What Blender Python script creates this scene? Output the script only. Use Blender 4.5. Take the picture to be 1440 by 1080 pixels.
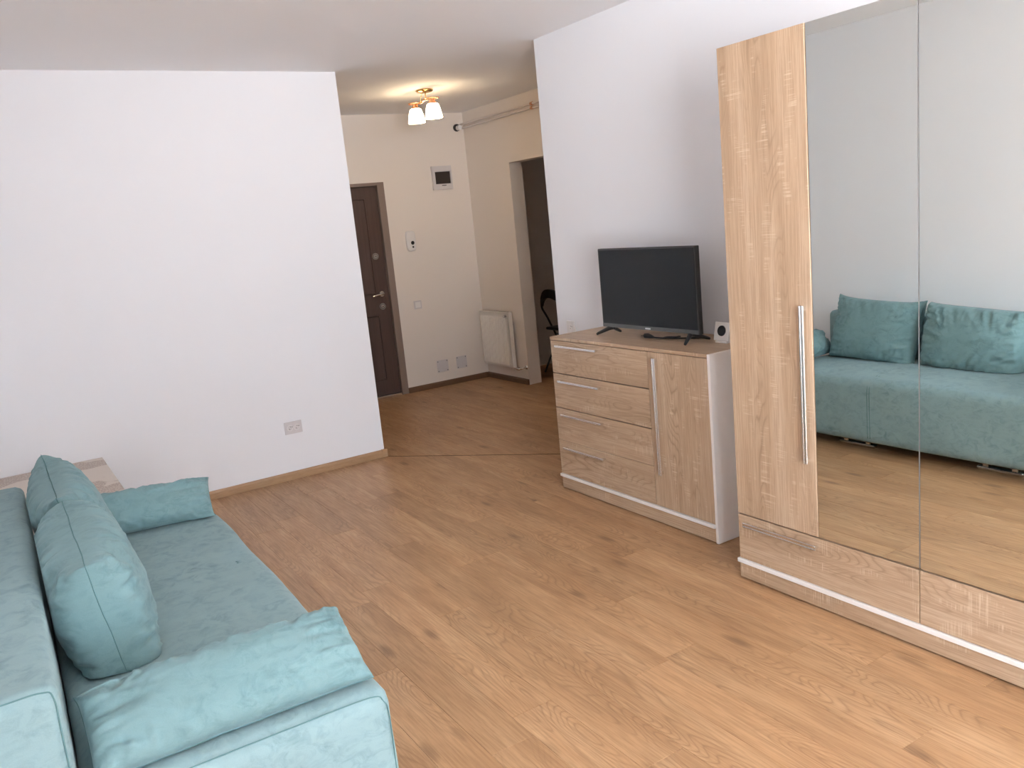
import bpy, bmesh, math, random
from mathutils import Vector, Matrix, noise as mnoise
random.seed(7)
PI = math.pi
for o in list(bpy.data.objects):
    bpy.data.objects.remove(o)
SC = bpy.context.scene
COL = SC.collection

# ------------------------------------------------------------------ camera
CAM_H = 1.6
F_PX, YAW, PITCH, ROLL = 1186.13, 0.549, -0.1938, -0.0984
fw = Vector((math.sin(YAW)*math.cos(PITCH), math.cos(YAW)*math.cos(PITCH), math.sin(PITCH)))
rt = Vector((math.cos(YAW), -math.sin(YAW), 0))
up = rt.cross(fw)
rt2 = rt*math.cos(ROLL) + up*math.sin(ROLL)
up2 = -rt*math.sin(ROLL) + up*math.cos(ROLL)
cam = bpy.data.cameras.new('camera')
cam.sensor_width = 36
cam.lens = 36*F_PX/1440
cam.clip_start = 0.02
camo = bpy.data.objects.new('camera', cam)
COL.objects.link(camo)
camo.matrix_world = Matrix(((rt2.x, up2.x, -fw.x, 0), (rt2.y, up2.y, -fw.y, 0),
                            (rt2.z, up2.z, -fw.z, CAM_H), (0, 0, 0, 1)))
SC.camera = camo

# ------------------------------------------------------------------ world, daylight, exposure
SKY_STRENGTH = 21.0
LAMP_STRENGTH = 20.0
SC.view_settings.view_transform = 'Standard'
SC.view_settings.look = 'None'
SC.view_settings.exposure = 0.0
SC.view_settings.gamma = 1.0
SC.view_settings.use_curve_mapping = False
SC.cycles.use_denoising = True
SC.cycles.max_bounces = 14
SC.cycles.diffuse_bounces = 10
SC.cycles.glossy_bounces = 6
SC.cycles.sample_clamp_indirect = 10
W = bpy.data.worlds.new('world')
SC.world = W
W.use_nodes = True
wn = W.node_tree
wn.nodes.clear()
wo = wn.nodes.new('ShaderNodeOutputWorld')
wb = wn.nodes.new('ShaderNodeBackground')
wt = wn.nodes.new('ShaderNodeTexCoord')
ws = wn.nodes.new('ShaderNodeSeparateXYZ')
wr = wn.nodes.new('ShaderNodeValToRGB')
wm = wn.nodes.new('ShaderNodeMath')
wm.operation = 'MULTIPLY_ADD'
wm.inputs[1].default_value = 0.5
wm.inputs[2].default_value = 0.5
wr.color_ramp.elements[0].position = 0.49
wr.color_ramp.elements[0].color = (2.05, 2.06, 2.10, 1)       # ground far outside, made brighter than the sky to lift the ceiling
wr.color_ramp.elements[1].position = 0.52
wr.color_ramp.elements[1].color = (0.575, 0.69, 0.81, 1)      # an overcast sky
wn.links.new(wt.outputs['Generated'], ws.inputs[0])
wn.links.new(ws.outputs['Z'], wm.inputs[0])
wn.links.new(wm.outputs[0], wr.inputs[0])
wn.links.new(wr.outputs[0], wb.inputs['Color'])
wb.inputs['Strength'].default_value = SKY_STRENGTH
wn.links.new(wb.outputs[0], wo.inputs['Surface'])

WIN = (1.15, 2.45, 0.95, 2.40)           # window of the wall behind the camera: x0 x1 z0 z1
WIL = (-4.7, -1.15, 0.22, 2.40)         # unseen window added in the left wall for side light: y0 y1 z0 z1
YNEAR = -4.8
XLEFT = -0.2358
def portal(loc, rot, w, h):
    l = bpy.data.lights.new('window_portal', 'AREA')
    l.shape = 'RECTANGLE'
    l.size, l.size_y = w, h
    l.cycles.is_portal = True
    o = bpy.data.objects.new('window_portal', l)
    COL.objects.link(o)
    o.location, o.rotation_euler = loc, rot
portal(((WIN[0]+WIN[1])/2, YNEAR-0.02, (WIN[2]+WIN[3])/2), (PI/2, 0, 0), WIN[1]-WIN[0], WIN[3]-WIN[2])
portal((XLEFT-0.02, (WIL[0]+WIL[1])/2, (WIL[2]+WIL[3])/2), (PI/2, 0, -PI/2), WIL[1]-WIL[0], WIL[3]-WIL[2])

# ------------------------------------------------------------------ shader helpers
class NT:
    def __init__(s, name):
        s.m = bpy.data.materials.new(name)
        s.m.use_nodes = True
        s.t = s.m.node_tree
        s.b = s.t.nodes['Principled BSDF']
    def n(s, kind, **kw):
        d = s.t.nodes.new(kind)
        for k, v in kw.items():
            setattr(d, k, v)
        return d
    def put(s, sock, v):
        if isinstance(v, bpy.types.NodeSocket):
            s.t.links.new(v, sock)
        elif v is not None:
            sock.default_value = v
    def math(s, op, a, b=None, c=None, clamp=False):
        d = s.n('ShaderNodeMath', operation=op, use_clamp=clamp)
        for i, v in enumerate((a, b, c)):
            s.put(d.inputs[i], v)
        return d.outputs[0]
    def noise(s, vec, scale=1.0, detail=2.0, rough=0.5, dist=0.0):
        d = s.n('ShaderNodeTexNoise')
        s.put(d.inputs['Vector'], vec)
        d.inputs['Scale'].default_value = scale
        d.inputs['Detail'].default_value = detail
        d.inputs['Roughness'].default_value = rough
        d.inputs['Distortion'].default_value = dist
        return d.outputs['Fac']
    def vscale(s, vec, v):
        d = s.n('ShaderNodeVectorMath', operation='MULTIPLY')
        s.put(d.inputs[0], vec)
        d.inputs[1].default_value = v
        return d.outputs[0]
    def vadd(s, a, b):
        d = s.n('ShaderNodeVectorMath', operation='ADD')
        s.put(d.inputs[0], a)
        s.put(d.inputs[1], b)
        return d.outputs[0]
    def ramp(s, fac, stops, interp='LINEAR'):
        d = s.n('ShaderNodeValToRGB')
        d.color_ramp.interpolation = interp
        e = d.color_ramp.elements
        while len(e) < len(stops):
            e.new(0.5)
        for el, (p, c) in zip(e, stops):
            el.position = p
            el.color = (c, c, c, 1) if isinstance(c, (int, float)) else (*c, 1)
        s.put(d.inputs[0], fac)
        return d.outputs[0]
    def mix(s, fac, a, b, mode='MIX'):
        d = s.n('ShaderNodeMix', data_type='RGBA', blend_type=mode)
        s.put(d.inputs[0], fac)
        for i, v in ((6, a), (7, b)):
            if isinstance(v, tuple):
                v = (*v, 1) if len(v) == 3 else v
            s.put(d.inputs[i], v)
        return d.outputs[2]
    def bump(s, h, strength=0.2, dist=0.001):
        d = s.n('ShaderNodeBump')
        d.inputs['Strength'].default_value = strength
        d.inputs['Distance'].default_value = dist
        s.put(d.inputs['Height'], h)
        s.put(s.b.inputs['Normal'], d.outputs[0])
    def obj(s):
        return s.n('ShaderNodeTexCoord').outputs['Object']
    def rnd(s):
        return s.n('ShaderNodeObjectInfo').outputs['Random']
    def base(s, col, rough=0.5, spec=0.5, metal=0.0):
        s.put(s.b.inputs['Base Color'], (*col, 1) if isinstance(col, tuple) else col)
        s.b.inputs['Roughness'].default_value = rough
        s.b.inputs['Specular IOR Level'].default_value = spec
        s.b.inputs['Metallic'].default_value = metal
        return s

def plain(name, col, rough=0.5, spec=0.5, metal=0.0, vary=0.03, scale=30):
    t = NT(name)
    k = t.noise(t.obj(), scale, 3)
    c = t.mix(t.math('MULTIPLY', k, 1.0), tuple(x*(1-vary) for x in col), tuple(min(1, x*(1+vary)) for x in col))
    t.base(c, rough, spec, metal)
    return t.m

def plaster(name, col, rough=0.85):
    t = NT(name)
    co = t.obj()
    k = t.noise(co, 1.3, 3)
    t.base(t.mix(k, tuple(x*0.985 for x in col), col), rough, 0.3)
    t.bump(t.noise(co, 220, 3), 0.06, 0.0006)
    return t.m

def axis_scale(along, across, k):
    # scale along axis k ('X','Y','Z') by along, the rest by across
    return tuple(along if 'XYZ'[i] == k else across for i in range(3))

def sonoma(name, k):
    """Sonoma oak laminate with the grain along axis k: streaks, cathedrals and pale saw marks."""
    t = NT(name)
    r = t.rnd()
    off = t.n('ShaderNodeCombineXYZ')
    for i, q in enumerate((7.3, 13.1, 5.7)):
        t.put(off.inputs[i], t.math('MULTIPLY', r, q))
    co = t.vadd(t.obj(), off.outputs[0])
    broad = t.noise(t.vscale(co, axis_scale(0.9, 14, k)), 1, 2)
    streak = t.noise(t.vscale(co, axis_scale(4, 190, k)), 1, 4, 0.6)
    pore = t.noise(t.vscale(co, axis_scale(28, 520, k)), 1, 2)
    cath = t.noise(t.vscale(co, axis_scale(1.5, 9, k)), 1, 1.5, 0.45, 0.3)
    ring = t.math('FRACT', t.math('MULTIPLY', cath, 22))
    ringl = t.ramp(ring, [(0.0, 1.0), (0.16, 0.25), (0.5, 0.0), (0.86, 0.1), (1.0, 1.0)])
    mask = t.ramp(t.noise(t.vscale(co, axis_scale(0.8, 9, k)), 1, 1), [(0.46, 0.0), (0.60, 1.0)])
    base = t.ramp(broad, [(0.25, (0.42, 0.292, 0.188)), (0.5, (0.50, 0.360, 0.240)), (0.78, (0.56, 0.422, 0.298))])
    c = t.mix(t.math('MULTIPLY', t.ramp(streak, [(0.42, 0.0), (0.60, 1.0)]), 0.52), base, (0.32, 0.208, 0.128))
    c = t.mix(t.math('MULTIPLY', t.math('MULTIPLY', ringl, mask), 0.62), c, (0.25, 0.158, 0.095))
    c = t.mix(t.math('MULTIPLY', t.ramp(pore, [(0.55, 0.0), (0.75, 1.0)]), 0.22), c, (0.24, 0.145, 0.085))
    saw = t.ramp(t.noise(t.vscale(co, axis_scale(210, 7, k)), 1, 1), [(0.52, 0.0), (0.64, 1.0)])
    sawm = t.ramp(t.noise(t.vscale(co, axis_scale(6, 17, k)), 1, 2), [(0.55, 0.0), (0.66, 1.0)])
    c = t.mix(t.math('MULTIPLY', t.math('MULTIPLY', saw, sawm), 0.55), c, (0.66, 0.52, 0.38))
    t.base(c, 0.42, 0.4)
    t.bump(streak, 0.08, 0.0005)
    return t.m

def floor_oak():
    t = NT('oak_laminate')
    r = t.rnd()
    off = t.n('ShaderNodeCombineXYZ')
    for i, q in enumerate((17.3, 31.1, 9.7)):
        t.put(off.inputs[i], t.math('MULTIPLY', r, q))
    co = t.vadd(t.obj(), off.outputs[0])
    k = 'Y'
    broad = t.noise(t.vscale(co, axis_scale(1.6, 11, k)), 1, 3, 0.55)
    streak = t.noise(t.vscale(co, axis_scale(6, 150, k)), 1, 5, 0.65)
    cath = t.noise(t.vscale(co, axis_scale(1.5, 8.5, k)), 1, 1.2, 0.4, 0.25)
    ring = t.math('FRACT', t.math('MULTIPLY', cath, 26))
    ringl = t.ramp(ring, [(0.0, 1.0), (0.2, 0.25), (0.5, 0.0), (0.82, 0.15), (1.0, 1.0)])
    mask = t.ramp(t.noise(t.vscale(co, axis_scale(1.2, 7, k)), 1, 1), [(0.42, 0.0), (0.58, 1.0)])
    vor = t.n('ShaderNodeTexVoronoi')
    t.put(vor.inputs['Vector'], t.vscale(co, axis_scale(2.1, 6.0, k)))
    vor.inputs['Scale'].default_value = 1.0
    wob = t.math('ADD', vor.outputs['Distance'], t.math('MULTIPLY', t.math('SUBTRACT', t.noise(t.vscale(co, axis_scale(9, 45, k)), 1, 2), 0.5), 0.10))
    knot = t.ramp(wob, [(0.05, 1.0), (0.17, 0.0)])
    base = t.ramp(broad, [(0.25, (0.335, 0.185, 0.090)), (0.5, (0.435, 0.258, 0.132)), (0.78, (0.515, 0.330, 0.182))])
    c = t.mix(t.math('MULTIPLY', t.ramp(streak, [(0.42, 0.0), (0.62, 1.0)]), 0.50), base, (0.235, 0.125, 0.060))
    c = t.mix(t.math('MULTIPLY', t.math('MULTIPLY', ringl, mask), 0.55), c, (0.205, 0.108, 0.052))
    c = t.mix(t.math('MULTIPLY', knot, 0.62), c, (0.115, 0.055, 0.026))
    tone = t.math('MULTIPLY_ADD', t.math('FRACT', t.math('MULTIPLY', r, 37.7)), 0.14, 0.93)
    hs = t.n('ShaderNodeHueSaturation')
    t.put(hs.inputs['Color'], c)
    t.put(hs.inputs['Value'], tone)
    t.base(hs.outputs[0], 0.40, 0.42)
    t.put(t.b.inputs['Roughness'], t.ramp(streak, [(0.3, 0.36), (0.8, 0.46)]))
    t.bump(streak, 0.10, 0.0005)
    return t.m

def velour(name, col, dark):
    """Crushed velour: mottled darker where the pile lies the other way."""
    t = NT(name)
    co = t.obj()
    big = t.noise(co, 5.5, 5, 0.62, 0.6)
    patch = t.noise(t.vscale(co, (1.0, 1.0, 1.6)), 17, 6, 0.68, 1.0)
    fine = t.noise(co, 420, 2)
    f = t.math('MULTIPLY', t.ramp(big, [(0.36, 0.15), (0.66, 1.0)]), t.ramp(patch, [(0.46, 0.0), (0.66, 1.0)]))
    c = t.mix(t.math('MULTIPLY', f, 0.75), col, dark)
    lite = t.ramp(t.noise(co, 9, 5, 0.6, 0.4), [(0.50, 0.0), (0.72, 1.0)])
    c = t.mix(t.math('MULTIPLY', lite, 0.25), c, tuple(min(1, x*1.25) for x in col))
    c = t.mix(t.math('MULTIPLY', t.ramp(fine, [(0.35, 0.0), (0.7, 1.0)]), 0.12), c, dark)
    t.base(c, 0.88, 0.2)
    t.b.inputs['Sheen Weight'].default_value = 0.16
    t.b.inputs['Sheen Roughness'].default_value = 0.45
    t.b.inputs['Sheen Tint'].default_value = (0.80, 0.95, 1.0, 1)
    t.bump(t.math('ADD', t.math('MULTIPLY', patch, 1.0), t.math('MULTIPLY', fine, 0.25)), 0.22, 0.003)
    return t.m

def lace_top():
    """Beige oilcloth with wavy bands of brown lace print."""
    t = NT('lace_print')
    co = t.obj()
    sep = t.n('ShaderNodeSeparateXYZ')
    t.put(sep.inputs[0], co)
    wav = t.math('ADD', sep.outputs[1], t.math('MULTIPLY', t.math('SUBTRACT', t.noise(co, 5.0, 2), 0.5), 0.62))
    band = t.math('FRACT', t.math('MULTIPLY_ADD', wav, 1.6, 0.28))
    bm_ = t.ramp(band, [(0.0, 0.0), (0.02, 1.0), (0.40, 1.0), (0.43, 0.0)])
    vo = t.n('ShaderNodeTexVoronoi', feature='DISTANCE_TO_EDGE')
    t.put(vo.inputs['Vector'], co)
    vo.inputs['Scale'].default_value = 75
    net = t.ramp(vo.outputs[0], [(0.10, 1.0), (0.24, 0.0)])
    f = t.math('MULTIPLY', bm_, t.math('MULTIPLY_ADD', net, 0.75, 0.25))
    t.base(t.mix(t.math('MULTIPLY', f, 0.8), (0.64, 0.575, 0.51), (0.37, 0.29, 0.245)), 0.55, 0.35)
    return t.m

def metal(name, col, rough=0.25, scale=(4, 300, 300)):
    t = NT(name)
    k = t.noise(t.vscale(t.obj(), scale), 1, 2)
    t.base(t.mix(k, tuple(x*0.93 for x in col), col), rough, 0.5, 1.0)
    return t.m

M = {}
M['wall'] = plaster('white_paint', (0.780, 0.793, 0.822))
M['hallwall'] = plaster('white_paint_dim_light', (0.74, 0.690, 0.640))  # white paint with the hall's dim, warm light put into its colour
M['ceiling'] = plaster('ceiling_paint', (0.88, 0.89, 0.91))
M['oakV'] = sonoma('sonoma_oak_upright', 'Z')
M['oakH'] = sonoma('sonoma_oak_level', 'Y')
M['floor'] = floor_oak()
M['skirt'] = (lambda t: (t.base(t.mix(t.noise(t.vscale(t.obj(), (14, 14, 90)), 1, 4, 0.6), (0.27, 0.155, 0.08), (0.44, 0.28, 0.155)), 0.42, 0.4), t.m)[1])(NT('skirting_oak'))
M['skirtshade'] = (lambda t: (t.base(t.mix(t.noise(t.vscale(t.obj(), (14, 14, 90)), 1, 4, 0.6), (0.10, 0.055, 0.03), (0.17, 0.10, 0.058)), 0.42, 0.4), t.m)[1])(NT('skirting_oak_shaded'))  # the skirting oak again, hall shade worked into its colour
M['under'] = plain('subfloor', (0.05, 0.035, 0.025), 0.9)
M['sofa'] = velour('teal_velour', (0.222, 0.330, 0.348), (0.105, 0.185, 0.200))
M['cush'] = velour('teal_velour_cushion', (0.168, 0.278, 0.295), (0.080, 0.158, 0.172))
M['thread'] = plain('teal_thread', (0.115, 0.215, 0.225), 0.9, 0.1)
M['white'] = plain('white_laminate', (0.80, 0.77, 0.74), 0.38, 0.45)
M['edge'] = plain('grey_edging', (0.30, 0.30, 0.30), 0.45, 0.4)
M['joint'] = plain('dark_brown_profile', (0.085, 0.045, 0.024), 0.6, 0.3)
M['dark'] = plain('black_gap', (0.02, 0.017, 0.015), 0.8)
M['alu'] = metal('brushed_aluminium', (0.86, 0.86, 0.86), 0.24)
M['chrome'] = metal('chrome', (0.80, 0.80, 0.80), 0.12)
M['black'] = plain('black_plastic', (0.018, 0.018, 0.019), 0.38, 0.5)
M['screen'] = plain('tv_glass', (0.012, 0.014, 0.016), 0.22, 0.25, 0, 0.02)
M['greyplastic'] = plain('dark_grey_plastic', (0.075, 0.078, 0.078), 0.35, 0.5)
M['pale'] = plain('pale_print', (0.6, 0.62, 0.62), 0.5)
M['plastic'] = plain('white_plastic', (0.72, 0.71, 0.70), 0.4, 0.5)
M['plasticgrey'] = plain('off_white_plastic', (0.58, 0.56, 0.57), 0.45, 0.45)
M['smoke'] = plain('smoked_window', (0.035, 0.028, 0.026), 0.2, 0.5)
M['radiator'] = plain('radiator_enamel', (0.78, 0.75, 0.70), 0.35, 0.5)
M['pipe'] = plain('painted_pipe', (0.66, 0.60, 0.57), 0.45, 0.45)
M['brass'] = metal('rose_brass', (0.72, 0.40, 0.24), 0.25, (60, 60, 60))
M['gold'] = metal('yellow_brass', (0.80, 0.58, 0.28), 0.22, (60, 60, 60))
M['frame'] = plain('taupe_steel', (0.23, 0.175, 0.145), 0.5, 0.4)
M['leaf'] = (lambda t: (t.base(t.mix(t.noise(t.vscale(t.obj(), (60, 60, 2.2)), 1, 4, 0.6), (0.055, 0.033, 0.027), (0.105, 0.066, 0.054)), 0.45, 0.4), t.m)[1])(NT('dark_walnut_foil'))
M['lace'] = lace_top()
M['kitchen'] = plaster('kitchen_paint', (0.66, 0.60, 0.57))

def mirror_mat():
    t = NT('mirror_silver')
    t.base((0.80, 0.835, 0.825), 0.0, 0.5, 1.0)
    d = t.noise(t.obj(), 2.0, 2)
    t.put(t.b.inputs['Base Color'], t.mix(d, (0.885, 0.935, 0.915), (0.895, 0.945, 0.925)))
    t.b.inputs['Roughness'].default_value = 0.004
    return t.m
M['mirror'] = mirror_mat()

def glow(name, col, strength):
    t = NT(name)
    t.base((0.9, 0.88, 0.84), 0.3)
    t.put(t.b.inputs['Emission Color'], (*col, 1))
    t.b.inputs['Emission Strength'].default_value = strength
    return t.m
M['opal'] = glow('opal_glass_lit', (1.0, 0.74, 0.46), LAMP_STRENGTH)

def pane_mat():
    t = NT('window_glass')
    tr = t.n('ShaderNodeBsdfTransparent')
    gl = t.n('ShaderNodeBsdfGlossy')
    gl.inputs['Roughness'].default_value = 0.0
    mx = t.n('ShaderNodeMixShader')
    mx.inputs[0].default_value = 0.06
    t.t.links.new(tr.outputs[0], mx.inputs[1])
    t.t.links.new(gl.outputs[0], mx.inputs[2])
    t.t.links.new(mx.outputs[0], t.t.nodes['Material Output'].inputs['Surface'])
    return t.m
M['pane'] = pane_mat()

# ------------------------------------------------------------------ mesh helpers (all in world coordinates)
ORG = {}          # world origin of every object made here

def bx(bm, x0, x1, y0, y1, z0, z1, bevel=0.0, seg=2):
    r = bmesh.ops.create_cube(bm, size=1)
    for v in r['verts']:
        v.co = Vector((x0+(v.co.x+.5)*(x1-x0), y0+(v.co.y+.5)*(y1-y0), z0+(v.co.z+.5)*(z1-z0)))
    if bevel > 0:
        es = list({e for v in r['verts'] for e in v.link_edges})
        bmesh.ops.bevel(bm, geom=es, offset=bevel, segments=seg, profile=0.5, affect='EDGES')
    return bm

def box(*a, **k):
    return bx(bmesh.new(), *a, **k)

def cyl(bm, p, q, r, r2=None, n=16, caps=True):
    p, q = Vector(p), Vector(q)
    d = q-p
    rot = Vector((0, 0, 1)).rotation_difference(d).to_matrix().to_4x4()
    bmesh.ops.create_cone(bm, cap_ends=caps, segments=n, radius1=r, radius2=r if r2 is None else r2,
                          depth=d.length, matrix=Matrix.Translation((p+q)/2) @ rot)
    return bm

def tube(bm, pts, r, n=8, closed=False, squash=None):
    pts = [Vector(p) for p in pts]
    rings = []
    N = len(pts)
    ref = None
    for i, p in enumerate(pts):
        a = pts[(i-1) % N] if (closed or i > 0) else p
        b = pts[(i+1) % N] if (closed or i < N-1) else p
        d = (b-a).normalized()
        if ref is None:
            ref = d.orthogonal().normalized()
        u = (ref - d*ref.dot(d)).normalized()
        ref = u
        w = d.cross(u)
        rr = r[i] if isinstance(r, (list, tuple)) else r
        rings.append([bm.verts.new(p + (u*math.cos(2*PI*k/n) + w*math.sin(2*PI*k/n))*rr) for k in range(n)])
    for i in range(N if closed else N-1):
        A, B = rings[i], rings[(i+1) % N]
        for k in range(n):
            bm.faces.new((A[k], A[(k+1) % n], B[(k+1) % n], B[k]))
    if not closed:
        bm.faces.new(rings[0][::-1])
        bm.faces.new(rings[-1])
    return bm

def lathe(bm, c, prof, n=28):
    """prof: list of (radius, z) around the vertical through c."""
    rings = []
    for r, z in prof:
        rings.append([bm.verts.new((c[0]+r*math.cos(2*PI*k/n), c[1]+r*math.sin(2*PI*k/n), c[2]+z)) for k in range(n)])
    for A, B in zip(rings, rings[1:]):
        for k in range(n):
            bm.faces.new((A[k], A[(k+1) % n], B[(k+1) % n], B[k]))
    return bm

def smooth_path(pts, n=8, closed=False):
    P = [Vector(p) for p in pts]
    out = []
    N = len(P)
    for i in range(N if closed else N-1):
        g = lambda j: P[j % N] if closed else P[max(0, min(N-1, j))]
        a, b, c, d = g(i-1), g(i), g(i+1), g(i+2)
        for k in range(n):
            t = k/n
            out.append(0.5*((2*b) + (c-a)*t + (2*a-5*b+4*c-d)*t*t + (3*b-a-3*c+d)*t**3))
    if not closed:
        out.append(P[-1])
    return out

def origin(o):
    return ORG[o.name] if o else Vector((0, 0, 0))

def obj(name, bm, mat, parent=None, smooth=False, org=None, angle=None):
    bmesh.ops.recalc_face_normals(bm, faces=bm.faces)
    lo = Vector((min(v.co[i] for v in bm.verts) for i in range(3)))
    hi = Vector((max(v.co[i] for v in bm.verts) for i in range(3)))
    c = Vector(org) if org is not None else ((lo+hi)/2 if parent else Vector(((lo.x+hi.x)/2, (lo.y+hi.y)/2, lo.z)))
    for v in bm.verts:
        v.co -= c
    me = bpy.data.meshes.new(name)
    bm.to_mesh(me)
    bm.free()
    me.materials.append(mat)
    if smooth:
        for p in me.polygons:
            p.use_smooth = True
        if angle:
            me.set_sharp_from_angle(angle=math.radians(angle))
    o = bpy.data.objects.new(name, me)
    COL.objects.link(o)
    ORG[o.name] = c
    if parent:
        o.parent = parent
        o.location = c - origin(parent)
    else:
        o.location = c
    return o

def thing(name, loc, label, cat, group=None):
    o = bpy.data.objects.new(name, None)
    COL.objects.link(o)
    o.empty_display_size = 0.1
    o.location = loc
    ORG[o.name] = Vector(loc)
    return tag(o, label, cat, group)

def tag(o, label, cat, group=None):
    o['label'] = label
    o['category'] = cat
    if group:
        o['group'] = group
    return o

def struct(o, label=None):
    o['kind'] = 'structure'
    if label:
        o['label'] = label
    return o

# ------------------------------------------------------------------ room shell
XL, XR, YR, YF, XE, ZC = -0.2358, 3.1669, 4.525, 5.55, 2.262, 2.659
YB, XH = 7.527, 4.335
T = 0.14
DY0, DY1, DZ = 5.86, 6.757, 2.098          # doorway in the hall's right wall
EX0, EX1, EZ = 2.44, 3.405, 2.046          # entrance door opening in the hall's back wall
struct(obj('ceiling', box(XL-T, 6.4, YNEAR-T, YB+T, ZC, ZC+0.1), M['ceiling']), 'white painted ceiling of the room and the hall')
b = bmesh.new()
bx(b, XL-T, XL, WIL[1], YF, 0, ZC)
bx(b, XL-T, XL, YNEAR-T, WIL[0], 0, ZC)
bx(b, XL-T, XL, WIL[0], WIL[1], 0, WIL[2])
bx(b, XL-T, XL, WIL[0], WIL[1], WIL[3], ZC)
struct(obj('wall_left', b, M['wall']), 'white wall behind the sofa')
struct(obj('wall_back', box(XL-T, XE, YF, YB+T, 0, ZC), M['wall']), 'bright white wall with a double socket, beside the hall opening')
struct(obj('wall_right', box(XR, XH+0.14, YNEAR-T, YR, 0, ZC), M['wall']), 'white wall behind the dresser and the wardrobe')
b = bmesh.new()
bx(b, XL, WIN[0], YNEAR-T, YNEAR, 0, ZC)
bx(b, WIN[1], XR, YNEAR-T, YNEAR, 0, ZC)
bx(b, WIN[0], WIN[1], YNEAR-T, YNEAR, 0, WIN[2])
bx(b, WIN[0], WIN[1], YNEAR-T, YNEAR, WIN[3], ZC)
struct(obj('wall_front', b, M['wall']), 'white window wall behind the camera')
b = bmesh.new()
bx(b, XE, EX0, YB, YB+T, 0, ZC)
bx(b, EX1, 6.4, YB, YB+T, 0, ZC)
bx(b, EX0, EX1, YB, YB+T, EZ, ZC)
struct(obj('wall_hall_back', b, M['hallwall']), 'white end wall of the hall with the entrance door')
b = bmesh.new()
bx(b, XH, XH+0.14, YR, DY0, 0, ZC)
bx(b, XH, XH+0.14, DY1, YB, 0, ZC)
bx(b, XH, XH+0.14, DY0, DY1, DZ, ZC)
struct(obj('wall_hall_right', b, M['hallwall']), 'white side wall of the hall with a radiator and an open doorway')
b = bmesh.new()
bx(b, 6.2, 6.4, YR-0.2, YB, 0, ZC)
bx(b, XH+0.14, 6.2, YR-0.2, YR, 0, ZC)
struct(obj('wall_kitchen', b, M['kitchen']), 'unlit walls of the room beyond the hall doorway')
struct(obj('wall_outside', box(EX0-0.1, EX1+0.1, YB+T, YB+T+0.1, 0, EZ+0.1), M['dark']))

# window of the wall behind the camera
def window(name, label, P, u0, u1, z0, z1):
    """P(u, d): world xy of the point u along the wall, d deep in it."""
    def B(b, ua, ub, za, zb, da, db, bev):
        p, q = P(ua, da), P(ub, db)
        return bx(b, min(p[0], q[0]), max(p[0], q[0]), min(p[1], q[1]), max(p[1], q[1]), za, zb, bev)
    wf = bmesh.new()
    um = (u0+u1)/2
    for a in (u0, um-0.035, u1-0.07):
        B(wf, a, a+0.07, z0, z1, 0.04, 0.10, 0.004)
    for a, c in ((u0+0.07, um-0.035), (um+0.035, u1-0.07)):
        B(wf, a, c, z0, z0+0.07, 0.04, 0.10, 0.004)
        B(wf, a, c, z1-0.07, z1, 0.04, 0.10, 0.004)
    w = struct(obj(name, wf, M['plastic']), label)
    for a, c in ((u0+0.07, um-0.035), (um+0.035, u1-0.07)):
        b = bmesh.new()
        B(b, a, c, z0+0.07, z1-0.07, 0.068, 0.072, 0)
        obj('pane', b, M['pane'], w)
window('window_1', 'white framed window in the wall behind the camera', lambda u, d: (u, YNEAR-d), *WIN)
window('fill_window', 'unseen white framed window added in the left wall for side light', lambda u, d: (XL-d, u), *WIL)

# ------------------------------------------------------------------ floor of separate oak planks
floor = struct(obj('floor', box(XL-T, 6.4, YNEAR-T, YB+T, -0.10, -0.0118), M['under']), 'oak laminate floor of long planks')
A0, A1 = Vector((XE, YF)), Vector((XR, YR))          # diagonal joint between room and hall
dn = Vector((A1.y-A0.y, -(A1.x-A0.x))).normalized()   # points into ...
if dn.dot(Vector((0, 0))-A0) < 0:
    dn = -dn                                          # ... the room
JOINT = 0.0092

def clip(poly, p, n):
    out = []
    for i in range(len(poly)):
        a, c = poly[i], poly[(i+1) % len(poly)]
        da, dc = (a-p).dot(n), (c-p).dot(n)
        if da >= 0:
            out.append(a)
        if da*dc < 0:
            out.append(a + (c-a)*(da/(da-dc)))
    return out

def plank_mesh(poly, c):
    """A plank with a slightly eased upper edge; poly is convex and counter-clockwise, c its origin."""
    bm = bmesh.new()
    n = len(poly)
    e = 0.0009
    ins = []
    for i in range(n):
        a, q, d = poly[i-1], poly[i], poly[(i+1) % n]
        u, w = (a-q).normalized(), (d-q).normalized()
        s = u + w
        cr = abs(u.x*w.y-u.y*w.x)
        ins.append(q + s*(e/max(cr, 0.25)))
    lo = [bm.verts.new((p.x-c.x, p.y-c.y, -0.0115)) for p in poly]
    mid = [bm.verts.new((p.x-c.x, p.y-c.y, -0.0008)) for p in poly]
    top = [bm.verts.new((p.x-c.x, p.y-c.y, 0.0)) for p in ins]
    bm.faces.new(top)
    bm.faces.new(lo[::-1])
    for A, B in ((lo, mid), (mid, top)):
        for k in range(n):
            bm.faces.new((A[k], A[(k+1) % n], B[(k+1) % n], B[k]))
    bmesh.ops.recalc_face_normals(bm, faces=bm.faces)
    me = bpy.data.meshes.new('plank')
    bm.to_mesh(me)
    bm.free()
    me.materials.append(M['floor'])
    return me

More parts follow.
